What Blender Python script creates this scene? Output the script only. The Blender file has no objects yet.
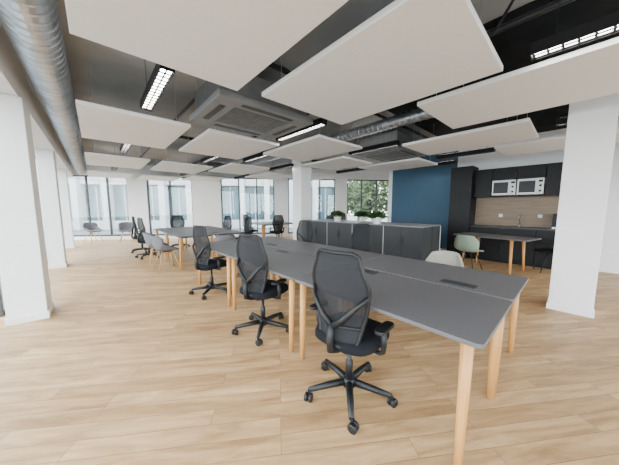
import bpy, bmesh, math, random
from mathutils import Vector, Matrix
random.seed(7)
SC = bpy.context.scene
COL = SC.collection
PI = math.pi

# ---------------------------------------------------------------- materials
def nodemat(name):
    m = bpy.data.materials.new(name); m.use_nodes = True
    nt = m.node_tree
    return m, nt, nt.nodes["Principled BSDF"], nt.nodes["Material Output"]

def mat(name, col, rough=0.5, metal=0.0, var=0.06, scale=12.0, bump=0.0, spec=0.5):
    m, nt, b, o = nodemat(name)
    tc = nt.nodes.new("ShaderNodeTexCoord")
    n = nt.nodes.new("ShaderNodeTexNoise"); n.inputs["Scale"].default_value = scale
    n.inputs["Detail"].default_value = 4
    r = nt.nodes.new("ShaderNodeValToRGB")
    r.color_ramp.elements[0].position = 0.3; r.color_ramp.elements[1].position = 0.7
    r.color_ramp.elements[0].color = (*[max(0, c*(1-var)) for c in col], 1)
    r.color_ramp.elements[1].color = (*[min(1, c*(1+var)) for c in col], 1)
    nt.links.new(tc.outputs["Object"], n.inputs["Vector"])
    nt.links.new(n.outputs["Fac"], r.inputs["Fac"])
    nt.links.new(r.outputs["Color"], b.inputs["Base Color"])
    b.inputs["Roughness"].default_value = rough
    b.inputs["Metallic"].default_value = metal
    b.inputs["Specular IOR Level"].default_value = spec
    if bump > 0:
        bp = nt.nodes.new("ShaderNodeBump"); bp.inputs["Strength"].default_value = bump
        bp.inputs["Distance"].default_value = 0.01
        nt.links.new(n.outputs["Fac"], bp.inputs["Height"])
        nt.links.new(bp.outputs["Normal"], b.inputs["Normal"])
    return m

def wood_mat(name, c1, c2, axis=2, rough=0.45):
    m, nt, b, o = nodemat(name)
    tc = nt.nodes.new("ShaderNodeTexCoord")
    mp = nt.nodes.new("ShaderNodeMapping")
    s = [40, 40, 40]; s[axis] = 2.5
    mp.inputs["Scale"].default_value = s
    n = nt.nodes.new("ShaderNodeTexNoise"); n.inputs["Scale"].default_value = 1; n.inputs["Detail"].default_value = 5
    r = nt.nodes.new("ShaderNodeValToRGB")
    r.color_ramp.elements[0].position = 0.3; r.color_ramp.elements[1].position = 0.7
    r.color_ramp.elements[0].color = (*c1, 1); r.color_ramp.elements[1].color = (*c2, 1)
    nt.links.new(tc.outputs["Object"], mp.inputs["Vector"]); nt.links.new(mp.outputs["Vector"], n.inputs["Vector"])
    nt.links.new(n.outputs["Fac"], r.inputs["Fac"]); nt.links.new(r.outputs["Color"], b.inputs["Base Color"])
    b.inputs["Roughness"].default_value = rough
    return m

def floor_mat(rot):
    m, nt, b, o = nodemat("oak_plank_floor")
    tc = nt.nodes.new("ShaderNodeTexCoord")
    mp = nt.nodes.new("ShaderNodeMapping"); mp.inputs["Rotation"].default_value = (0, 0, rot)
    nt.links.new(tc.outputs["Object"], mp.inputs["Vector"])
    br = nt.nodes.new("ShaderNodeTexBrick")
    br.inputs["Scale"].default_value = 1; br.inputs["Brick Width"].default_value = 1.2
    br.inputs["Row Height"].default_value = 0.12; br.inputs["Mortar Size"].default_value = 0.0014
    br.inputs["Mortar Smooth"].default_value = 0.0
    br.offset = 0.37; br.offset_frequency = 3
    br.inputs["Color1"].default_value = (0.415, 0.252, 0.122, 1)
    br.inputs["Color2"].default_value = (0.565, 0.368, 0.195, 1)
    br.inputs["Mortar"].default_value = (0.20, 0.115, 0.055, 1)
    nt.links.new(mp.outputs["Vector"], br.inputs["Vector"])
    mp2 = nt.nodes.new("ShaderNodeMapping"); mp2.inputs["Scale"].default_value = (1.8, 13, 1)
    nt.links.new(mp.outputs["Vector"], mp2.inputs["Vector"])
    mixv = nt.nodes.new("ShaderNodeVectorMath"); mixv.operation = 'MULTIPLY_ADD'
    nt.links.new(br.outputs["Color"], mixv.inputs[0]); mixv.inputs[1].default_value = (40, 90, 0)
    nt.links.new(mp2.outputs["Vector"], mixv.inputs[2])
    n = nt.nodes.new("ShaderNodeTexNoise"); n.inputs["Scale"].default_value = 1.0; n.inputs["Detail"].default_value = 7
    n.inputs["Roughness"].default_value = 0.62; n.inputs["Distortion"].default_value = 0.7
    nt.links.new(mixv.outputs[0], n.inputs["Vector"])
    r = nt.nodes.new("ShaderNodeValToRGB")
    r.color_ramp.elements[0].position = 0.3; r.color_ramp.elements[1].position = 0.64
    r.color_ramp.elements[0].color = (0.60, 0.52, 0.44, 1); r.color_ramp.elements[1].color = (1.14, 1.12, 1.10, 1)
    nt.links.new(n.outputs["Fac"], r.inputs["Fac"])
    mul = nt.nodes.new("ShaderNodeMix"); mul.data_type = 'RGBA'; mul.blend_type = 'MULTIPLY'
    mul.inputs[0].default_value = 1.0
    nt.links.new(br.outputs["Color"], mul.inputs[6]); nt.links.new(r.outputs["Color"], mul.inputs[7])
    nt.links.new(mul.outputs[2], b.inputs["Base Color"])
    b.inputs["Roughness"].default_value = 0.46
    b.inputs["Specular IOR Level"].default_value = 0.32
    return m

def glass_mat(name, tint, gloss=0.08):
    m, nt, b, o = nodemat(name)
    nt.nodes.remove(b)
    tr = nt.nodes.new("ShaderNodeBsdfTransparent"); tr.inputs["Color"].default_value = (*tint, 1)
    gl = nt.nodes.new("ShaderNodeBsdfGlossy"); gl.inputs["Roughness"].default_value = 0.02
    n = nt.nodes.new("ShaderNodeTexNoise"); n.inputs["Scale"].default_value = 0.6
    mr = nt.nodes.new("ShaderNodeMapRange"); mr.inputs["To Min"].default_value = gloss*0.8; mr.inputs["To Max"].default_value = gloss*1.2
    nt.links.new(n.outputs["Fac"], mr.inputs["Value"])
    mx = nt.nodes.new("ShaderNodeMixShader")
    nt.links.new(mr.outputs[0], mx.inputs["Fac"])
    nt.links.new(tr.outputs[0], mx.inputs[1]); nt.links.new(gl.outputs[0], mx.inputs[2])
    nt.links.new(mx.outputs[0], o.inputs["Surface"])
    return m

def mesh_fabric(name, col, clear=0.22):
    m, nt, b, o = nodemat(name)
    b.inputs["Base Color"].default_value = (*col, 1); b.inputs["Roughness"].default_value = 0.85
    b.inputs["Specular IOR Level"].default_value = 0.3
    tc = nt.nodes.new("ShaderNodeTexCoord")
    w = nt.nodes.new("ShaderNodeTexWave"); w.inputs["Scale"].default_value = 60; w.bands_direction = 'Z'
    nt.links.new(tc.outputs["Object"], w.inputs["Vector"])
    mr = nt.nodes.new("ShaderNodeMapRange"); mr.inputs["To Min"].default_value = clear*0.4; mr.inputs["To Max"].default_value = clear*1.6
    nt.links.new(w.outputs["Fac"], mr.inputs["Value"])
    tr = nt.nodes.new("ShaderNodeBsdfTransparent")
    mx = nt.nodes.new("ShaderNodeMixShader")
    nt.links.new(mr.outputs[0], mx.inputs["Fac"])
    nt.links.new(b.outputs[0], mx.inputs[1]); nt.links.new(tr.outputs[0], mx.inputs[2])
    nt.links.new(mx.outputs[0], o.inputs["Surface"])
    return m

def emis(name, col, s):
    m, nt, b, o = nodemat(name)
    b.inputs["Base Color"].default_value = (*col, 1)
    b.inputs["Emission Color"].default_value = (*col, 1)
    b.inputs["Emission Strength"].default_value = s
    return m

M = {}
M['wall'] = mat("white_paint", (0.86, 0.855, 0.845), 0.8, var=0.015, scale=3)
M['blue'] = mat("blue_paint", (0.038, 0.090, 0.148), 0.75, var=0.03, scale=3)
M['slab'] = mat("grey_concrete", (0.33, 0.33, 0.33), 0.9, var=0.14, scale=1.5)
M['voidshade'] = mat("painted_void_shade", (0.02, 0.02, 0.021), 0.9, var=0.3, scale=4, spec=.2)  # near-black tone that paints in the shade of the ceiling void
M['floor'] = floor_mat(0.6015)
M['panel'] = mat("white_felt", (0.90, 0.895, 0.89), 0.95, var=0.02, scale=40, bump=0.1)
M['top'] = mat("grey_laminate", (0.105, 0.101, 0.107), 0.48, var=0.04, scale=60, spec=.4)
M['edge'] = mat("dark_edge", (0.03, 0.03, 0.034), 0.5)
M['leg'] = wood_mat("beech_leg", (0.46, 0.21, 0.055), (0.64, 0.325, 0.105))
M['blk'] = mat("black_plastic", (0.007, 0.0075, 0.009), 0.5, var=0.1, spec=.4)
M['blkmetal'] = mat("black_metal", (0.012, 0.012, 0.014), 0.4, 0.2, var=0.1, spec=.4)
M['seat'] = mat("black_fabric", (0.008, 0.0085, 0.011), 0.95, var=0.2, scale=150, bump=0.3, spec=.2)
M['mesh'] = mesh_fabric("charcoal_mesh", (0.017, 0.018, 0.021), 0.10)
M['grey'] = mat("grey_fabric", (0.15, 0.15, 0.165), 0.9, var=0.12, scale=120, bump=0.3)
M['beige'] = mat("beige_shell", (0.33, 0.31, 0.265), 0.6, var=0.05)
M['sage'] = mat("sage_shell", (0.23, 0.29, 0.22), 0.6, var=0.05)
M['cab'] = mat("anthracite_cabinet", (0.028, 0.029, 0.033), 0.5, var=0.05, spec=.3)
M['cabtop'] = mat("grey_cabinet_top", (0.20, 0.20, 0.21), 0.4, var=0.05)
M['kit'] = mat("black_kitchen_front", (0.008, 0.008, 0.009), 0.45, var=0.08, spec=.25)
M['ktop'] = mat("dark_counter", (0.02, 0.02, 0.021), 0.35, var=0.1)
M['splash'] = wood_mat("oak_backsplash", (0.165, 0.105, 0.062), (0.225, 0.155, 0.10), axis=1)
M['steel'] = mat("brushed_steel", (0.55, 0.55, 0.56), 0.3, 0.9, var=0.05)
M['msteel'] = mat("microwave_steel", (0.52, 0.52, 0.52), 0.35, 0.25, var=0.04)
M['galv'] = mat("galvanised_steel", (0.50, 0.545, 0.60), 0.33, 0.85, var=0.16, scale=6)
M['galvd'] = mat("dull_galvanised", (0.17, 0.175, 0.18), 0.5, 0.3, var=0.12, scale=8)
M['fascia'] = mat("grey_unit_fascia", (0.19, 0.195, 0.20), 0.5, 0.0, var=0.05, scale=8)
M['white'] = mat("white_plastic", (0.72, 0.72, 0.71), 0.4, var=0.02)
M['frame'] = mat("dark_aluminium", (0.045, 0.05, 0.055), 0.4, 0.3, var=0.05)
M['glass'] = glass_mat("window_glass", (0.93, 0.97, 0.97), 0.05)
M['darkglass'] = mat("oven_glass", (0.008, 0.008, 0.01), 0.35, var=0.1, spec=.3)
M['lamp'] = emis("lamp_light", (1.0, 0.97, 0.93), 26)
M['slabfill'] = emis("added_slab_fill", (1.0, 0.97, 0.93), 4)  # added fill glow for the slab, not a known part of the lamps
M['soil'] = mat("soil", (0.05, 0.035, 0.025), 0.95, var=0.3, scale=60)
M['leaf'] = mat("leaf_green", (0.032, 0.088, 0.016), 0.6, var=0.4, scale=20)
M['tree'] = mat("tree_foliage", (0.055, 0.082, 0.027), 0.8, var=0.5, scale=2.5)
M['bark'] = mat("bark", (0.08, 0.06, 0.04), 0.9, var=0.3)
M['pot'] = mat("white_pot", (0.80, 0.80, 0.78), 0.5, var=0.03)
M['facade'] = mat("pale_facade", (0.42, 0.435, 0.435), 0.8, var=0.04, scale=1)
M['fglass'] = mat("facade_glass", (0.06, 0.115, 0.14), 0.15, 0.0, var=0.45, scale=0.35)
M['ground'] = mat("paving", (0.16, 0.16, 0.155), 0.9, var=0.1, scale=2)
M['base'] = mat("white_baseboard", (0.86, 0.86, 0.84), 0.5, var=0.01)

# ---------------------------------------------------------------- geometry helpers
def box(bm, x0, x1, y0, y1, z0, z1):
    vs = [bm.verts.new((x, y, z)) for z in (z0, z1) for y in (y0, y1) for x in (x0, x1)]
    for f in ((0,2,3,1),(4,5,7,6),(0,1,5,4),(2,6,7,3),(0,4,6,2),(1,3,7,5)):
        bm.faces.new([vs[i] for i in f])

def tube(bm, pts, radii, seg=10, closed=False, cap=True):
    pts = [Vector(p) for p in pts]
    if not isinstance(radii, (list, tuple)): radii = [radii]*len(pts)
    n = len(pts); rings = []
    ref = None
    for i, p in enumerate(pts):
        if closed: t = pts[(i+1) % n]-pts[i-1]
        elif i == 0: t = pts[1]-p
        elif i == n-1: t = p-pts[i-1]
        else: t = (pts[i+1]-p).normalized()+(p-pts[i-1]).normalized()
        t.normalize()
        if ref is None:
            a = Vector((0,0,1)) if abs(t.z) < 0.9 else Vector((1,0,0))
            ref = t.cross(a).normalized()
        else:
            ref = (ref - t*ref.dot(t))
            if ref.length < 1e-5: ref = t.orthogonal()
            ref.normalize()
        b = t.cross(ref)
        rings.append([bm.verts.new(p+(ref*math.cos(2*PI*k/seg)+b*math.sin(2*PI*k/seg))*radii[i]) for k in range(seg)])
    m = n if closed else n-1
    for i in range(m):
        A = rings[i]; B = rings[(i+1) % n]
        for k in range(seg):
            bm.faces.new((A[k], A[(k+1) % seg], B[(k+1) % seg], B[k]))
    if cap and not closed:
        bm.faces.new(list(reversed(rings[0]))); bm.faces.new(rings[-1])

def lathe(bm, prof, seg=24, cx=0, cy=0):
    rings = []
    for r, z in prof:
        rings.append([bm.verts.new((cx+r*math.cos(2*PI*k/seg), cy+r*math.sin(2*PI*k/seg), z)) for k in range(seg)])
    for A, B in zip(rings, rings[1:]):
        for k in range(seg):
            bm.faces.new((A[k], A[(k+1) % seg], B[(k+1) % seg], B[k]))
    bm.faces.new(list(reversed(rings[0]))); bm.faces.new(rings[-1])

def prism(bm, outline, z0, z1):
    lo = [bm.verts.new((x, y, z0)) for x, y in outline]
    hi = [bm.verts.new((x, y, z1)) for x, y in outline]
    n = len(outline)
    bm.faces.new(list(reversed(lo))); bm.faces.new(hi)
    for i in range(n):
        bm.faces.new((lo[i], lo[(i+1) % n], hi[(i+1) % n], hi[i]))

def rrect(x0, x1, y0, y1, r, k=5):
    out = []
    for cx, cy, a in ((x1-r, y1-r, 0), (x0+r, y1-r, 90), (x0+r, y0+r, 180), (x1-r, y0+r, 270)):
        for i in range(k+1):
            t = math.radians(a+90*i/k); out.append((cx+r*math.cos(t), cy+r*math.sin(t)))
    return out

def grid(bm, fn, nu, nv):
    g = [[bm.verts.new(fn(-1+2*i/nu, j/nv)) for i in range(nu+1)] for j in range(nv+1)]
    for j in range(nv):
        for i in range(nu):
            bm.faces.new((g[j][i], g[j][i+1], g[j+1][i+1], g[j+1][i]))

def mk(name, bm, material, parent=None, smooth=False, bevel=0.0, solid=0.0, subs=0, label=None):
    bmesh.ops.recalc_face_normals(bm, faces=bm.faces)
    me = bpy.data.meshes.new(name); bm.to_mesh(me); bm.free()
    me.materials.append(material)
    if smooth:
        for p in me.polygons: p.use_smooth = True
    o = bpy.data.objects.new(name, me); COL.objects.link(o)
    if parent: o.parent = parent
    if solid:
        m = o.modifiers.new("solid", 'SOLIDIFY'); m.thickness = solid; m.offset = 0
    if bevel:
        m = o.modifiers.new("bevel", 'BEVEL'); m.width = bevel; m.segments = 2; m.limit_method = 'ANGLE'
    if subs:
        m = o.modifiers.new("sub", 'SUBSURF'); m.levels = subs; m.render_levels = subs
    if label: o["label"] = label
    return o

def bx(name, dims, material, parent=None, bevel=0.0, label=None):
    bm = bmesh.new(); box(bm, *dims)
    return mk(name, bm, material, parent, bevel=bevel, label=label)

def root(name, label, cat, loc=(0,0,0), rz=0, group=None):
    e = bpy.data.objects.new(name, None); COL.objects.link(e)
    e.empty_display_size = 0.1
    e.location = loc; e.rotation_euler = (0, 0, rz)
    e["label"] = label; e["category"] = cat
    if group: e["group"] = group
    return e

def tag(o, label, cat, group=None):
    o["label"] = label; o["category"] = cat
    if group: o["group"] = group

def dup(src, loc, rz=None, label=None, group=None):
    def rec(o, par):
        c = o.copy(); COL.objects.link(c)
        if par: c.parent = par
        for ch in list(o.children): rec(ch, c)
        return c
    c = rec(src, None)
    c.location = loc
    if rz is not None: c.rotation_euler = (0, 0, rz)
    if label: c["label"] = label
    if group: c["group"] = group
    return c

def struct(o, label=None):
    o["kind"] = "structure"
    if label: o["label"] = label
    return o

# ---------------------------------------------------------------- room constants
CEIL = 3.15
P0 = (-0.95, 14.30)
ANG = math.atan2(-0.5658, 0.8246)
def rear(s, n=0.0):
    return (P0[0]+0.8246*s+0.5658*n, P0[1]-0.5658*s+0.8246*n)

foot = [(-1.05, -3.3), (8.1, -3.3), (8.1, 4.6), (12.6, 4.6), rear(16.9, .1), rear(-0.2, .1)]
bm = bmesh.new(); prism(bm, foot, -0.12, 0.0)
struct(mk("floor", bm, M['floor']), "light oak plank floor")
bm = bmesh.new(); prism(bm, foot, CEIL, CEIL+0.2)
struct(mk("ceiling", bm, M['slab']), "exposed grey concrete ceiling slab")
struct(bx("trim_2", (2.95, 7.99, -3.1, 2.45, CEIL-.012, CEIL-.001), M['voidshade']), "black sheet under the ceiling slab, standing in for its shade")  # dark sheet put under the slab where shade falls

struct(bx("wall_right", (8.0, 8.15, -3.2, 2.4, 0, CEIL), M['wall']), "white painted wall")
struct(bx("wall_blue", (8.0, 8.15, 2.4, 4.45, 0, CEIL), M['blue']), "dark blue painted wall")
struct(bx("wall_side", (8.0, 12.5, 4.45, 4.6, 0, CEIL), M['wall']), "white painted wall")
struct(bx("baseboard_right", (7.985, 8.0, -3.2, -0.12, 0, 0.09), M['base']), "white baseboard")
struct(bx("baseboard_blue", (7.985, 8.0, 2.42, 4.45, 0, 0.09), M['base']), "white baseboard")
struct(bx("trim_1", (-1.05, -0.55, -3.2, 14.2, 2.62, CEIL), M['wall']), "white soffit over facade windows")

def window(name, W, H, nm, loc, rz, sill=0.0):
    bm = bmesh.new(); t = 0.05; d = 0.035
    box(bm, 0, W, -d, d, sill, sill+t+0.02); box(bm, 0, W, -d, d, H-t, H)
    box(bm, 0, t, -d, d, sill+t+.02, H-t); box(bm, W-t, W, -d, d, sill+t+.02, H-t)
    for i in range(1, nm):
        x = W*i/nm; box(bm, x-t/2, x+t/2, -d, d, sill+t+.02, H-t)
    o = mk(name, bm, M['frame']); o.location = loc; o.rotation_euler = (0, 0, rz)
    struct(o, "dark aluminium framed window")
    bm = bmesh.new(); box(bm, t, W-t, -0.006, 0.006, sill+t, H-t)
    mk("window_pane", bm, M['glass'], parent=o)
    return o

wi = 1
ycols = [0.75, 4.3, 7.75, 11.25]
edges = [-3.2] + [v for y in ycols for v in (y+0.0, y+0.42)] + [14.25]
for a, b in zip(edges[0::2], edges[1::2]):
    window("window_%d" % wi, b-a, 2.62, 2, (-0.98, a, 0), PI/2); wi += 1

def pillar(x0, x1, y0, y1, top, label):
    r = root("pillar", label, "pillar", group="white structural pillars")
    cx, cy = (x0+x1)/2, (y0+y1)/2; hx, hy = (x1-x0)/2, (y1-y0)/2
    r.location = (cx, cy, 0)
    bx("shaft", (-hx, hx, -hy, hy, 0, top), M['wall'], r, bevel=0.006)
    bm = bmesh.new(); t = 0.012
    ou = [(-hx-t,-hy-t),(hx+t,-hy-t),(hx+t,hy+t),(-hx-t,hy+t)]; inn = [(-hx-.0005,-hy-.0005),(hx+.0005,-hy-.0005),(hx+.0005,hy+.0005),(-hx-.0005,hy+.0005)]
    V = [[bm.verts.new((x, y, z)) for x, y in L] for L in (ou, inn) for z in (0, .085)]
    o0, o1, i0, i1 = V
    for k in range(4):
        j = (k+1) % 4
        bm.faces.new((o0[k], o0[j], o1[j], o1[k])); bm.faces.new((i0[k], i1[k], i1[j], i0[j]))
        bm.faces.new((o1[k], o1[j], i1[j], i1[k])); bm.faces.new((o0[k], i0[k], i0[j], o0[j]))
    mk("plinth", bm, M['base'], r)
    return r
for y, xr in zip(ycols[1:], (-.52, -.58, -.60)):
    pillar(-0.845, xr, y, y+0.42, 2.615, "square white painted pillar beside the glazed facade")
pillar(4.52, 4.92, -0.25, 0.15, CEIL-.014, "square white painted pillar with white plinth beside kitchen")
pillar(4.52, 4.92, 5.38, 5.78, CEIL-.002, "square white painted pillar at the end of the low cabinets")

wins = [(0.15, 2.55), (3.3, 5.15), (6.35, 8.72), (9.35, 11.6), (12.15, 14.4)]
bm = bmesh.new()
sol = [(-0.1, 0.15)] + [(wins[i][1], wins[i+1][0]) for i in range(len(wins)-1)] + [(14.4, 16.8)]
for a, b in sol: box(bm, a, b, -0.12, 0.12, 0, 2.7)
for a, b in wins: box(bm, a, b, -0.10, 0.12, 0, 0.14)
box(bm, -0.1, 16.8, -0.12, 0.12, 2.7, CEIL)
o = mk("wall_rear", bm, M['wall']); o.location = (*P0, 0); o.rotation_euler = (0, 0, ANG); struct(o, "white rear wall with window openings")
for a, b in wins:
    window("window_%d" % wi, b-a, 2.7, 3 if b-a > 2.2 else 2, (*rear(a, 0), 0), ANG, sill=0.14); wi += 1

bm = bmesh.new()
for a, b in ((-1.0, -0.7), (1.9, 2.3), (4.9, 5.3), (7.8, 8.0)): box(bm, a, b, -3.3, -3.15, 0, CEIL)
for a, b in ((-0.7, 1.9), (2.3, 4.9), (5.3, 7.8)): box(bm, a, b, -3.3, -3.15, 2.62, CEIL)
struct(mk("wall_front", bm, M['wall']), "white wall with window openings")
for a, b in ((-0.7, 1.9), (2.3, 4.9), (5.3, 7.8)):
    window("window_%d" % wi, b-a, 2.62, 2, (a, -3.22, 0), 0); wi += 1
struct(bx("wall_end", (12.35, 12.5, 4.6, 5.1, 0, CEIL), M['wall']), "white wall")

# ---------------------------------------------------------------- ceiling panels
def panel(x0, x1, y0, y1, z=2.52):
    cx, cy = (x0+x1)/2, (y0+y1)/2; hx, hy = (x1-x0)/2, (y1-y0)/2
    r = root("acoustic_ceiling_panel", "white felt acoustic panel hung flat from the ceiling slab", "acoustic panel",
             (cx, cy, z), group="suspended acoustic panels")
    bx("felt_board", (-hx, hx, -hy, hy, 0, 0.045), M['panel'], r, bevel=0.004)
    for sx in (-1, 1):
        for sy in (-1, 1):
            bm = bmesh.new(); tube(bm, [(sx*(hx-.15), sy*(hy-.15), 0.04), (sx*(hx-.15), sy*(hy-.15), CEIL-z-.012)], 0.003, 6)
            mk("suspension_wire", bm, M['steel'], r)
rowsA = [(0.50, 2.28), (3.80, 5.55), (7.15, 8.9), (10.5, 12.2)]
rowsC = [(-0.45, 1.30), (2.90, 4.65), (6.25, 8.0), (9.5, 11.2)]
panel(-0.04, 1.14, 0.58, 2.34)
for y0, y1 in rowsA[1:]: panel(-0.07, 1.12, y0, y1)
for y0, y1 in rowsA: panel(1.38, 2.66, y0, y1)
for y0, y1 in rowsC: panel(2.82, 4.02, y0, y1)
for y0, y1 in ((0.5, 2.28), (3.7, 5.2), (7.0, 8.6)): panel(4.4, 5.6, y0, y1)
for y0, y1 in ((-0.6, 1.15), (2.6, 4.35), (6.0, 7.7)): panel(5.85, 7.05, y0, y1)

# ---------------------------------------------------------------- linear lamps
def make_lamp():
    r = root("linear_pendant_lamp", "black linear pendant lamp with lit white louvre", "lamp", group="black linear pendant lamps")
    L = 0.58; w = 0.06
    bm = bmesh.new()
    prof = [(-w, 0), (-w, .09), (w, .09), (w, 0), (w-.008, 0), (w-.008, .082), (-w+.008, .082), (-w+.008, 0)]
    A = [bm.verts.new((x, -L, z)) for x, z in prof]; B = [bm.verts.new((x, L, z)) for x, z in prof]
    for k in range(8):
        j = (k+1) % 8; bm.faces.new((A[k], A[j], B[j], B[k]))
    for R in (A, B):
        bm.faces.new((R[0], R[1], R[6], R[7])); bm.faces.new((R[1], R[2], R[5], R[6])); bm.faces.new((R[2], R[3], R[4], R[5]))
    mk("lamp_housing", bm, M['blkmetal'], r)
    for s in (-1, 1):
        bx("end_cap", (-w, w, s*L-.004+s*.004, s*L+.004+s*.004, 0, .09), M['blkmetal'], r)
    bx("lamp_diffuser", (-w+.009, w-.009, -L+.01, L-.01, 0.022, 0.03), M['lamp'], r)
    bx("added_fill_strip", (-w+.015, w-.015, -L+.03, L-.03, 0.0905, 0.094), M['slabfill'], r)  # glowing strip added on top of the housing to brighten the slab
    bm = bmesh.new()
    nx, ny = 2, 14
    g = [[bm.verts.new((-w+.01+(2*w-.02)*i/nx, -L+.01+(2*L-.02)*j/ny, .012)) for i in range(nx+1)] for j in range(ny+1)]
    for j in range(ny):
        for i in range(nx): bm.faces.new((g[j][i], g[j][i+1], g[j+1][i+1], g[j+1][i]))
    lo = mk("louvre", bm, M['blkmetal'], r)
    wm = lo.modifiers.new("wire", 'WIREFRAME'); wm.thickness = 0.015; wm.use_boundary = True
    for sy in (-1, 1):
        bm = bmesh.new(); tube(bm, [(0, sy*.45, 0.088), (0, sy*.45, CEIL-2.58-.012)], 0.003, 6)
        mk("suspension_wire", bm, M['blkmetal'], r)
    return r
lamp = make_lamp(); lamp.location = (0.57, 3.1, 2.58)
lamps = [(2.6, 3.15), (4.5, 3.0), (6.55, 1.85), (0.57, 6.3), (2.3, 6.3), (4.45, 6.3), (0.57, 9.7), (2.6, 9.7),
         (4.6, 9.3), (5.2, -0.3), (6.55, 5.2), (3.1, 5.45), (7.55, 2.9), (2.735, -0.25), (0.55, -1.0), (6.4, -1.4)]
for x, y in lamps: dup(lamp, (x, y, 2.58))

# ---------------------------------------------------------------- ducts, AC
def duct(name, x, y0, y1, z, r, label):
    bm = bmesh.new(); pts = []; rad = []
    y = y0
    while y < y1:
        for dy, dr in ((0, 0), (0.085, 0), (0.092, 0.009), (0.101, 0.009)):
            pts.append((x, y+dy, z)); rad.append(r+dr)
        y += 0.108
    tube(bm, pts, rad, 28)
    o = mk(name, bm, M['galv'], smooth=False); tag(o, label, "duct"); return o
duct("ventilation_duct", -0.27, -3.0, 13.2, 2.84, 0.165, "round galvanised spiral duct running along the facade")
duct("ventilation_duct", 4.2, 0.6, 8.3, 2.93, 0.10, "slim round galvanised spiral duct under the slab")
def pipe(name, pts, r, m, label, cat="pipe"):
    bm = bmesh.new(); tube(bm, pts, r, 10); o = mk(name, bm, m, smooth=True); tag(o, label, cat, "ceiling pipes")
pipe("conduit_pipe", [(1.25, -2.8, 3.0), (1.25, 12.5, 3.0)], 0.025, M['blkmetal'], "thin black conduit pipe under the slab")
pipe("conduit_pipe", [(2.92, -2.8, 3.02), (2.92, 10.5, 3.02)], 0.03, M['blkmetal'], "thin black conduit pipe under the slab")
pipe("conduit_pipe", [(-0.4, 6.6, 3.09), (7.9, 6.6, 3.09)], 0.035, M['blkmetal'], "black pipe crossing under the slab")
pipe("conduit_pipe", [(-0.0, 2.6, 3.09), (7.9, 2.6, 3.09)], 0.03, M['blkmetal'], "black pipe crossing under the slab")
pipe("hanging_cable", [(2.72, 1.75, 3.14), (2.74, 1.5, 2.9), (2.74, 1.2, 2.78), (2.74, .9, 2.8), (2.73, .6, 2.9), (2.72, .45, 3.14)], 0.012, M['blk'], "loose black cable looped under the slab", "cable")

def make_ac():
    r = root("ceiling_cassette_unit", "dark grey air conditioning cassette with louvred intake hung under the slab", "air conditioner", group="air conditioning cassettes")
    bx("casing", (-.60, .60, -.46, .46, 0.07, 0.36), M['galvd'], r, bevel=0.01)
    bm = bmesh.new()
    ou = [(-.66,-.52),(.66,-.52),(.66,.52),(-.66,.52)]; inn = [(-.40,-.32),(.40,-.32),(.40,.32),(-.40,.32)]
    V = [[bm.verts.new((x, y, z)) for x, y in L] for L in (ou, inn) for z in (0, .069)]
    o0, o1, i0, i1 = V
    for k in range(4):
        j = (k+1) % 4
        bm.faces.new((o0[k], o0[j], o1[j], o1[k])); bm.faces.new((i0[k], i1[k], i1[j], i0[j]))
        bm.faces.new((o1[k], o1[j], i1[j], i1[k])); bm.faces.new((o0[k], i0[k], i0[j], o0[j]))
    mk("fascia_frame", bm, M['fascia'], r, bevel=.006)
    bm = bmesh.new(); rows = []
    n = 11
    for i in range(n):
        y = -.315+.63*i/n
        for yy, z in ((y, .010), (y+.030, .010), (y+.036, .05), (y+.052, .05)):
            rows.append([bm.verts.new((-.395, yy, z)), bm.verts.new((.395, yy, z))])
    for A, B in zip(rows, rows[1:]): bm.faces.new((A[0], A[1], B[1], B[0]))
    mk("intake_grille", bm, M['galvd'], r)
    for sx, sy, dx, dy in ((0, -1, .36, .035), (0, 1, .36, .035), (-1, 0, .035, .28), (1, 0, .035, .28)):
        cx, cy = sx*.53, sy*.42
        bx("air_outlet", (cx-dx, cx+dx, cy-dy, cy+dy, -.004, .001), M['edge'], r)
    for sx in (-.57, .57):
        for sy in (-.43, .43):
            bm = bmesh.new(); tube(bm, [(sx, sy, .35), (sx, sy, CEIL-2.55-.012)], 0.006, 6); mk("threaded_rod", bm, M['steel'], r)
    return r
ac = make_ac(); ac.location = (1.70, 3.06, 2.53)
dup(ac, (5.25, 2.98, 2.57)); dup(ac, (3.5, 8.8, 2.55))

# ---------------------------------------------------------------- desks
def make_desk(L=1.40, W=0.785, port=0.0, portx=0.3, name="office_desk"):
    r = root(name, "grey-topped office desk on tapered beech legs, pushed together in a bench", "desk", group="bench desks")
    bm = bmesh.new(); prism(bm, rrect(-W/2, W/2, -L/2, L/2, 0.035), 0.718, 0.742)
    mk("desktop", bm, M['top'], r, bevel=0.003)
    bm = bmesh.new()
    fx, fy = W/2-.06, L/2-.06
    box(bm, -fx, fx, -fy, -fy+.03, .692, .7175); box(bm, -fx, fx, fy-.03, fy, .692, .7175)
    box(bm, -.05, .05, -fy+.03, fy-.03, .692, .7175)
    mk("steel_underframe", bm, M['blkmetal'], r)
    for sx in (-1, 1):
        for sy in (-1, 1):
            bm = bmesh.new()
            tx, ty = sx*(W/2-.055), sy*(L/2-.075)
            bxx, byy = sx*(W/2-.035), sy*(L/2-.075)
            tube(bm, [(bxx, byy, 0.0), (tx-(tx-bxx)*.5, ty, .36), (tx, ty, .7175)], [.020, .026, .030], 14)
            mk("leg", bm, M['leg'], r, smooth=True)
    pr = bmesh.new(); prism(pr, rrect(portx-.055, portx+.055, port-.13, port+.13, .01), .7421, .7455)
    c = mk("cable_flap", pr, M['edge'], r)
    pr = bmesh.new(); prism(pr, rrect(portx-.045, portx+.045, port-.12, port+.12, .008), .7456, .7475)
    mk("flap_lid", pr, M['cab'], c)
    return r
dA = make_desk(portx=0.29, port=0.42); dA.location = (1.665, 0.93, 0)
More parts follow.
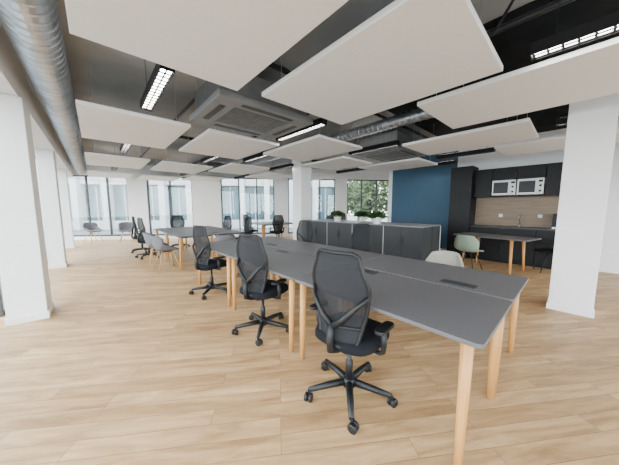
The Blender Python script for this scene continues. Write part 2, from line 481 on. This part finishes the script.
dB = make_desk(portx=-0.28, port=-0.33); dB.location = (2.475, 0.93, 0)
for i in (1, 2):
    dup(dA, (1.665, 0.93+1.41*i, 0)); dup(dB, (2.475, 0.93+1.41*i, 0))
for y in (6.38, 7.79):
    dup(dA, (1.70, y, 0), group="meeting bench desks"); dup(dB, (2.51, y, 0), group="meeting bench desks")
for y in (5.45, 6.86):
    dup(dA, (6.52, y, 0), group="rear bench desks"); dup(dB, (7.33, y, 0), group="rear bench desks")
dup(dA, (5.0, 8.35, 0), group="window bench desks"); dup(dB, (5.81, 8.35, 0), group="window bench desks")

# ---------------------------------------------------------------- office chair (faces +X)
def make_chair():
    r = root("office_chair", "black swivel office chair with charcoal mesh back on five-star base", "office chair", group="black mesh office chairs")
    A0 = .0
    bm = bmesh.new()
    lathe(bm, [(.045, .065), (.05, .075), (.045, .12), (.03, .13)], 16)
    for k in range(5):
        a = 2*PI*k/5+A0; c, s = math.cos(a), math.sin(a)
        tube(bm, [(c*.03, s*.03, .098), (c*.16, s*.16, .092), (c*.30, s*.30, .078)], [.027, .024, .018], 10)
    mk("star_base", bm, M['blk'], r, smooth=True)
    for k in range(5):
        a = 2*PI*k/5+A0; c, s = math.cos(a), math.sin(a)
        px, py = c*.30, s*.30; sw = a+1.0
        d = Vector((math.cos(sw), math.sin(sw), 0)); nrm = Vector((-d.y, d.x, 0))
        bm = bmesh.new(); cc = Vector((px, py, 0))+d*.012
        for sgn in (-1, 1):
            p = cc+Vector((0, 0, .030))+nrm*sgn*.016
            tube(bm, [p-nrm*.012, p-nrm*.008, p+nrm*.008, p+nrm*.012], [.023, .030, .030, .023], 16)
        tube(bm, [cc+Vector((0,0,.03))-nrm*.02, cc+Vector((0,0,.03))+nrm*.02], .008, 8)
        tube(bm, [Vector((px,py,.03)), Vector((px,py,.082))], .009, 8)
        mk("caster", bm, M['blk'], r, smooth=False)
    bm = bmesh.new(); lathe(bm, [(.027, .12), (.027, .26), (.022, .265), (.016, .27), (.016, .40)], 16)
    mk("gas_lift", bm, M['blkmetal'], r, smooth=True)
    bm = bmesh.new(); prism(bm, rrect(-.14, .10, -.08, .08, .03), .395, .435)
    tube(bm, [(.02, .05, .41), (.03, -.24, .405)], .007, 8)
    mk("tilt_mechanism", bm, M['blk'], r)
    bm = bmesh.new()
    def seatout(sc):
        o = []
        for k in range(32):
            t = 2*PI*k/32; e = 2/3.4
            o.append((math.copysign(abs(math.cos(t))**e, math.cos(t))*.235*sc, math.copysign(abs(math.sin(t))**e, math.sin(t))*.235*sc))
        return o
    rings = []
    for sc, z in ((.93, .437), (1.0, .452), (1.0, .480), (.96, .502), (.75, .512), (.35, .508)):
        rings.append([bm.verts.new((x+.03, y, z-.10*max(0, x-.15))) for x, y in seatout(sc)])
    for A, B in zip(rings, rings[1:]):
        for k in range(32): bm.faces.new((A[k], A[(k+1) % 32], B[(k+1) % 32], B[k]))
    bm.faces.new(list(reversed(rings[0]))); bm.faces.new(rings[-1])
    mk("seat", bm, M['seat'], r, smooth=True)
    W = [(0, .135), (.06, .15), (.40, .198), (.60, .22), (.68, .218), (1, .15)]
    def hw(v):
        for (a, wa), (b, wb) in zip(W, W[1:]):
            if v <= b: return wa+(wb-wa)*(v-a)/(b-a)
        return W[-1][1]
    def bp(u, v):
        z = .47+.62*v
        x = -.20 + .035*math.sin(min(1, v*1.3)*PI) - .01*v
        x += .045*(u*u)
        return Vector((x, u*hw(v), z))
    bm = bmesh.new(); grid(bm, bp, 10, 18); mk("mesh_back", bm, M['mesh'], r, smooth=True)
    bm = bmesh.new(); pts = []
    for i in range(0, 18): pts.append(bp(1, (i+.3)/18))
    for i in range(1, 10): pts.append(bp(1-2*i/10, 1))
    for i in range(17, -1, -1): pts.append(bp(-1, (i+.3)/18))
    for i in range(1, 10): pts.append(bp(-1+2*i/10, 0))
    tube(bm, pts, .0135, 8, closed=True)
    mk("back_frame", bm, M['blk'], r, smooth=True)
    bm = bmesh.new()
    tube(bm, [(-.08, 0, .415), (-.155, 0, .42), (-.23, 0, .45), (-.24, 0, .52), (-.22, 0, .62)], [.028, .028, .026, .024, .022], 10)
    for s in (-1, 1):
        e = bp(s, .58)
        tube(bm, [(-.22, 0, .60), (-.215, s*.08, .67), (-.20, s*.16, .76), (e.x, e.y, e.z)], [.022, .019, .016, .013], 8)
    tube(bm, [bp(-1, .22)+Vector((-.004,0,0)), bp(0, .20)+Vector((-.02, 0, 0)), bp(1, .22)+Vector((-.004,0,0))], .012, 8)
    mk("back_spine", bm, M['blk'], r, smooth=True)
    for s in (-1, 1):
        bm = bmesh.new()
        tube(bm, [(-.02, s*.10, .425), (-.02, s*.24, .425), (-.02, s*.265, .445), (-.025, s*.27, .50), (-.03, s*.27, .60)], [.014, .014, .016, .019, .018], 10)
        a = mk("armrest", bm, M['blk'], r, smooth=True)
        bm = bmesh.new(); prism(bm, rrect(-.12, .07, s*.27-.034, s*.27+.034, .03), .598, .622)
        mk("arm_pad", bm, M['blk'], a, bevel=0.006)
    return r
ch = make_chair(); ch.location = (1.31, 1.02, 0); ch.rotation_euler = (0, 0, math.radians(6))
for x, y, a in [(1.325, 2.25, 13), (1.33, 3.83, 10),
                (3.10, 2.35, 172), (3.10, 3.75, 185),
                (1.05, 7.79, 10), (1.03, 8.9, -10), (3.17, 6.38, 178), (3.17, 7.79, 190), (2.1, 9.05, -95),
                (6.0, 5.45, 4), (6.0, 6.86, -8), (7.95, 6.86, 180),
                (4.42, 8.35, 0), (4.98, 7.35, 80)]:
    dup(ch, (x, y, 0), math.radians(a))

# ---------------------------------------------------------------- shell chairs (face +X)
def make_shell(name, m, legm, lift, h, label, cat, grp, wood=False):
    r = root(name, label, cat, group=grp)
    prof = [(.23, .425, .20), (.20, .445, .22), (.08, .435, .235), (-.08, .43, .24), (-.17, .455, .245), (-.215, .54, .25), (-.24, .66, .235), (-.265, h, .17)]
    def fn(u, v):
        t = v*(len(prof)-1); i = min(int(t), len(prof)-2); f = t-i
        a, b = prof[i], prof[i+1]
        x, z, w = [a[k]+(b[k]-a[k])*f for k in range(3)]
        wrap = max(0, v-.45)/.55
        arm = math.sin(min(1, max(0, (v-.15)/.6))*PI/2)
        up = lift*abs(u)**3*arm*(1-wrap*.95)
        x += (.16*min(1, wrap*1.6)*(1-.35*wrap))*abs(u)**2.5
        return Vector((x, u*w*(1-.03*abs(u)), z+up - .03*wrap**4*abs(u)**3))
    bm = bmesh.new(); grid(bm, fn, 14, 21)
    mk("shell_seat", bm, m, r, smooth=True, solid=0.022 if lift < .15 else .04)
    for sx in (-1, 1):
        for sy in (-1, 1):
            bm = bmesh.new()
            tube(bm, [(sx*.10, sy*.10, .425), (sx*.21, sy*.21, 0)], [.014, .010] if wood else [.010, .008], 8)
            mk("leg", bm, legm, r, smooth=True)
    bm = bmesh.new(); tube(bm, [(-.10, -.10, .41), (.10, -.10, .41), (.10, .10, .41), (-.10, .10, .41)], .009, 8, closed=True)
    mk("seat_mount", bm, M['blkmetal'], r, smooth=True)
    return r
sb = make_shell("shell_chair", M['beige'], M['blkmetal'], .08, .81, "beige plastic shell chair with thin black legs", "chair", "shell chairs")
sb.location = (3.12, 1.08, 0); sb.rotation_euler = (0, 0, math.radians(172))
sg = make_shell("shell_chair", M['sage'], M['blkmetal'], .08, .80, "sage green shell chair with thin black legs beside dining table", "chair", "shell chairs")
sg.location = (5.98, 1.48, 0); sg.rotation_euler = (0, 0, math.radians(-10))
sk = make_shell("shell_chair", M['seat'], M['blkmetal'], .06, .80, "black shell chair with thin black legs by the kitchen counter", "chair", "shell chairs")
sk.location = (7.13, 0.26, 0); sk.rotation_euler = (0, 0, math.radians(110))
tb = make_shell("tub_armchair", M['grey'], M['leg'], .22, .78, "grey upholstered tub chair with wooden legs", "armchair", "grey tub chairs", wood=True)
tb.location = (1.12, 6.0, 0); tb.rotation_euler = (0, 0, math.radians(5))
for x, y, a in [(1.08, 6.68, -5), (2.1, 5.25, 92), (-0.1, 12.8, -60), (0.9, 12.1, -100)]:
    dup(tb, (x, y, 0), math.radians(a))

# ---------------------------------------------------------------- low cabinets
def make_cab():
    r = root("low_cabinet", "anthracite two-door low office cabinet with grey top", "cabinet", group="low office cabinets")
    w = .845; h = 1.0; d = .44
    bm = bmesh.new()
    box(bm, 0.02, d, -w/2, w/2, 0.03, h-.02); box(bm, 0.03, d-.02, -w/2+.01, w/2-.01, 0, .03)
    mk("carcass", bm, M['cab'], r)
    bx("top_board", (-.002, d, -w/2, w/2, h-.02, h), M['cabtop'], r, bevel=.002)
    for s in (-1, 1):
        y0, y1 = (-w/2+.005, -.003) if s < 0 else (.003, w/2-.005)
        dd = bx("door", (0, .019, y0, y1, .035, h-.024), M['cab'], r, bevel=.0015)
        yy = -.03 if s < 0 else .03
        bx("handle", (-.012, 0.0, yy-.006, yy+.006, .62, .78), M['blkmetal'], dd)
    bx("side_trim", (-.002, .019, w/2-.0045, w/2+.004, .035, h-.024), M['white'], r)
    return r
cb = make_cab(); cb.location = (4.66, 1.92+.423, 0)
for i in range(1, 4): dup(cb, (4.66, 1.92+.423+.85*i, 0))
for i in range(4): dup(cb, (5.56, 1.92+.423+.85*i, 0), PI)

# ---------------------------------------------------------------- plants
def make_plant():
    r = root("potted_plant", "leafy green plant in a white pot on the low cabinets", "plant", group="potted plants on cabinets")
    bm = bmesh.new(); lathe(bm, [(.075, 0), (.08, .005), (.105, .15), (.11, .155), (.10, .155), (.09, .12)], 20)
    mk("pot", bm, M['pot'], r, smooth=True)
    bm = bmesh.new(); lathe(bm, [(.09, .122), (.088, .134), (.03, .137)], 16); mk("soil", bm, M['soil'], r)
    bm = bmesh.new()
    for k in range(320):
        a = random.uniform(0, 2*PI); el = random.uniform(-.1, 1.5); L = random.uniform(.10, .24)
        d = Vector((math.cos(a)*math.cos(el), math.sin(a)*math.cos(el), math.sin(el)*.7))
        sd = Vector((-math.sin(a), math.cos(a), 0)); p = Vector((math.cos(a)*.05, math.sin(a)*.05, .15))+d*random.uniform(0, .06)
        w = random.uniform(.022, .038)
        q = [p, p+d*L*.45+sd*w, p+d*L*.9+Vector((0,0,-.02)), p+d*L*.45-sd*w]
        vs = [bm.verts.new(t) for t in q]; m_ = bm.verts.new(p+d*L*.5+Vector((0,0,.008)))
        for i in range(4): bm.faces.new((vs[i], vs[(i+1) % 4], m_))
    mk("foliage", bm, M['leaf'], r)
    return r
pl = make_plant(); pl.location = (4.80, 3.02, 1.0)
dup(pl, (4.80, 4.22, 1.0), 1.0); dup(pl, (5.25, 3.75, 1.0), 2.3)

# ---------------------------------------------------------------- kitchen
def kit_unit(y0, y1, x0, x1, z0, z1, ndoor, label, name="kitchen_cabinet", toe=0.0):
    r = root(name, label, "kitchen cabinet", ((x0+x1)/2, (y0+y1)/2, z0), group="black kitchen cabinets")
    hx, hy, H = (x1-x0)/2, (y1-y0)/2, z1-z0
    bm = bmesh.new(); box(bm, -hx+.02, hx, -hy, hy, toe, H)
    if toe: box(bm, -hx+.07, hx, -hy+.002, hy-.002, 0, toe)
    mk("carcass", bm, M['kit'], r)
    for i in range(ndoor):
        a = -hy+2*hy*i/ndoor+.003; b = -hy+2*hy*(i+1)/ndoor-.003
        d = bx("door", (-hx, -hx+.019, a, b, toe+.003, H-.003), M['kit'], r, bevel=.0015)
        bx("handle", (-hx-.012, -hx, a+.03, a+.04, H*.75-.07, H*.75+.07) if z0 < 1 else (-hx-.012, -hx, a+.03, a+.04, .04, .16), M['blkmetal'], d)
    return r
for i in range(3):
    kit_unit(-0.10+.65*i, .545+.65*i, 7.42, 7.98, 0, .86, 1, "black base kitchen cabinet under the dark counter", toe=.09)
o = bx("kitchen_worktop", (7.39, 7.98, -0.12, 1.855, .861, .895), M['ktop'], bevel=.003); tag(o, "dark kitchen worktop on black base cabinets", "worktop")
o = bx("backsplash_panel", (7.962, 7.995, -0.12, 1.855, .897, 1.64), M['splash']); tag(o, "oak-look backsplash panel above the worktop", "backsplash")
kit_unit(1.87, 2.38, 7.42, 7.98, 0, 2.46, 1, "tall black kitchen cabinet next to the blue wall", name="tall_cabinet", toe=.09)
kit_unit(1.50, 1.855, 7.66, 7.98, 1.64, 2.36, 1, "black wall cabinet over the backsplash")
kit_unit(-0.1, .49, 7.66, 7.98, 1.64, 2.36, 1, "black wall cabinet over the backsplash")
kit_unit(.50, 1.49, 7.66, 7.98, 2.063, 2.36, 2, "shallow black wall cabinet over the microwaves")
o = bx("microwave_shelf", (7.60, 7.98, .50, 1.49, 1.64, 1.665), M['kit'], bevel=.002); tag(o, "black shelf carrying two microwaves", "shelf")
def make_micro():
    r = root("microwave", "stainless steel microwave with black glass door on the shelf", "microwave", group="microwaves on the shelf")
    bx("body", (-.15, .16, -.235, .235, .01, .385), M['msteel'], r, bevel=.006)
    bx("door", (-.168, -.152, -.12, .23, .015, .38), M['msteel'], r, bevel=.003)
    bx("door_window", (-.172, -.1685, -.09, .20, .06, .33), M['darkglass'], r)
    c = bx("control_panel", (-.166, -.152, -.23, -.125, .015, .38), M['msteel'], r, bevel=.002)
    for z in (.09, .21):
        bm = bmesh.new(); tube(bm, [(-.166, -.178, z), (-.182, -.178, z)], .024, 16); mk("knob", bm, M['blk'], c)
    bx("display", (-.1675, -.1662, -.215, -.14, .29, .34), M['darkglass'], c)
    for sx in (-.12, .12):
        for sy in (-.18, .18):
            bm = bmesh.new(); tube(bm, [(sx, sy, 0), (sx, sy, .012)], .012, 10); mk("foot", bm, M['blk'], r)
    return r
mw = make_micro(); mw.location = (7.80, 1.24, 1.6655)
dup(mw, (7.80, .75, 1.6655))
r = root("kitchen_faucet", "chrome swan-neck kitchen faucet on the dark worktop", "faucet", (7.85, .9, .895))
bm = bmesh.new(); tube(bm, [(0,0,0), (0,0,.2), (-.02,0,.26), (-.07,0,.285), (-.12,0,.26), (-.13,0,.21)], .012, 10); mk("spout", bm, M['steel'], r, smooth=True)
bm = bmesh.new(); lathe(bm, [(.028, 0), (.028, .012), (.018, .03)], 16); mk("base_ring", bm, M['steel'], r, smooth=True)
bm = bmesh.new(); tube(bm, [(0, -.01, .05), (0, -.07, .08)], .007, 8); mk("lever", bm, M['steel'], r, smooth=True)
r = root("coffee_machine", "black coffee machine on the kitchen worktop", "coffee machine", (7.78, .22, .895))
bx("body", (-.02, .15, -.11, .11, 0, .34), M['blk'], r, bevel=.01)
bx("brew_head", (-.16, -.02, -.10, .10, .23, .34), M['blk'], r, bevel=.01)
bx("drip_tray", (-.16, -.02, -.10, .10, 0, .035), M['steel'], r, bevel=.004)
for y in (.55, 1.3):
    r_ = bx("wall_socket", (7.954, 7.9615, y-.04, y+.04, 1.12, 1.20), M['white'], bevel=.003); tag(r_, "white wall socket on the backsplash", "socket", "wall sockets")

def make_table():
    r = root("dining_table", "dark-topped rectangular table on beech legs by the kitchen", "table")
    bm = bmesh.new(); prism(bm, rrect(-.36, .36, -.70, .70, .03), .715, .742); mk("tabletop", bm, M['top'], r, bevel=.003)
    bm = bmesh.new(); box(bm, -.29, .29, -.44, -.41, .68, .7145); box(bm, -.29, .29, .41, .44, .68, .7145)
    mk("underframe", bm, M['blkmetal'], r)
    for sx in (-1, 1):
        for sy in (-1, 1):
            bm = bmesh.new(); tube(bm, [(sx*.33, sy*.46, 0), (sx*.29, sy*.43, .7145)], [.022, .031], 12); mk("leg", bm, M['leg'], r, smooth=True)
    return r
t = make_table(); t.location = (6.60, 1.17, 0); t.rotation_euler = (0, 0, math.radians(-12))

# ---------------------------------------------------------------- exterior
rt = root("office_building", "pale concrete office building with blue-grey glazing across the street", "building", (*rear(0, 9.0), 0), ANG)
bm = bmesh.new()
s0, s1 = -14, 14.0
for z0, z1 in ((-.35, .35), (3.1, 3.9), (6.6, 7.4)): box(bm, s0, s1, -.1, .4, z0, z1)
s = s0
while s <= s1:
    box(bm, s-.22, s+.22, -.45, .35, -.35, 7.4); s += 2.0
mk("facade_frame", bm, M['facade'], rt, bevel=.05)
bx("facade_glazing", (s0, s1, .42, .5, -.35, 7.2), M['fglass'], rt)
bm = bmesh.new(); s = s0+1
while s < s1:
    for a, b in ((.35, 3.1), (3.9, 6.6)):
        box(bm, s-.04, s+.04, .34, .42, a, b)
    s += 2.0
mk("glazing_bars", bm, M['facade'], rt)
struct(bx("ground", (-40, 45, -30, 50, -.5, -.35), M['ground']), "pale paving outside the building")

def make_tree(loc, sc):
    r = root("street_tree", "leafy green tree standing outside the windows", "tree", (*loc, -.35), group="street trees")
    bm = bmesh.new(); tube(bm, [(0,0,0), (.05,0,1.5*sc), (0,.05,3*sc)], [.16, .12, .07], 10)
    for k in range(5):
        a = k*1.3; tube(bm, [(0,.03,1.8*sc+k*.15), (math.cos(a)*1.0*sc, math.sin(a)*1.0*sc, 2.9*sc+k*.1)], [.06, .02], 8)
    mk("trunk", bm, M['bark'], r, smooth=True)
    bm = bmesh.new(); rnd = random.Random(3)
    for k in range(2600):
        v = Vector((rnd.gauss(0,1), rnd.gauss(0,1), rnd.gauss(0,1))).normalized()*rnd.uniform(.45, 1)
        c = Vector((v.x*2.1*sc, v.y*2.1*sc, 2.9*sc+v.z*2.3*sc)); 
        a = Vector((rnd.gauss(0,1), rnd.gauss(0,1), rnd.gauss(0,1))).normalized(); b = a.orthogonal().normalized()
        q = .18
        bm.faces.new([bm.verts.new(c+a*q), bm.verts.new(c+b*q*.6), bm.verts.new(c-a*q), bm.verts.new(c-b*q*.6)])
    mk("foliage", bm, M['tree'], r)
    return r
tr = make_tree(rear(16.6, 7.0), 1.0)
dup(tr, (*rear(17.5, 13.5), -.35), 1.0); dup(tr, (*rear(22.8, 9.5), -.35), 2.0)

# ---------------------------------------------------------------- world + camera
w = bpy.data.worlds.new("sky"); SC.world = w; w.use_nodes = True
nt = w.node_tree; bg = nt.nodes["Background"]
tc = nt.nodes.new("ShaderNodeTexCoord"); sep = nt.nodes.new("ShaderNodeSeparateXYZ")
rp = nt.nodes.new("ShaderNodeValToRGB")
rp.color_ramp.elements[0].position = 0.0; rp.color_ramp.elements[0].color = (0.95, 0.97, 1.0, 1)
rp.color_ramp.elements[1].position = 0.8; rp.color_ramp.elements[1].color = (0.84, 0.91, 1.0, 1)
nt.links.new(tc.outputs["Generated"], sep.inputs[0]); nt.links.new(sep.outputs["Z"], rp.inputs["Fac"])
nt.links.new(rp.outputs["Color"], bg.inputs["Color"]); bg.inputs["Strength"].default_value = 12.5

cam = bpy.data.cameras.new("camera"); co = bpy.data.objects.new("camera", cam); COL.objects.link(co)
cam.sensor_width = 36; cam.lens = 238/619*36; cam.clip_start = 0.02; cam.clip_end = 200
co.location = (0, 0, 1.37); co.rotation_euler = (math.radians(90-6.0), 0, math.radians(-42))
SC.camera = co
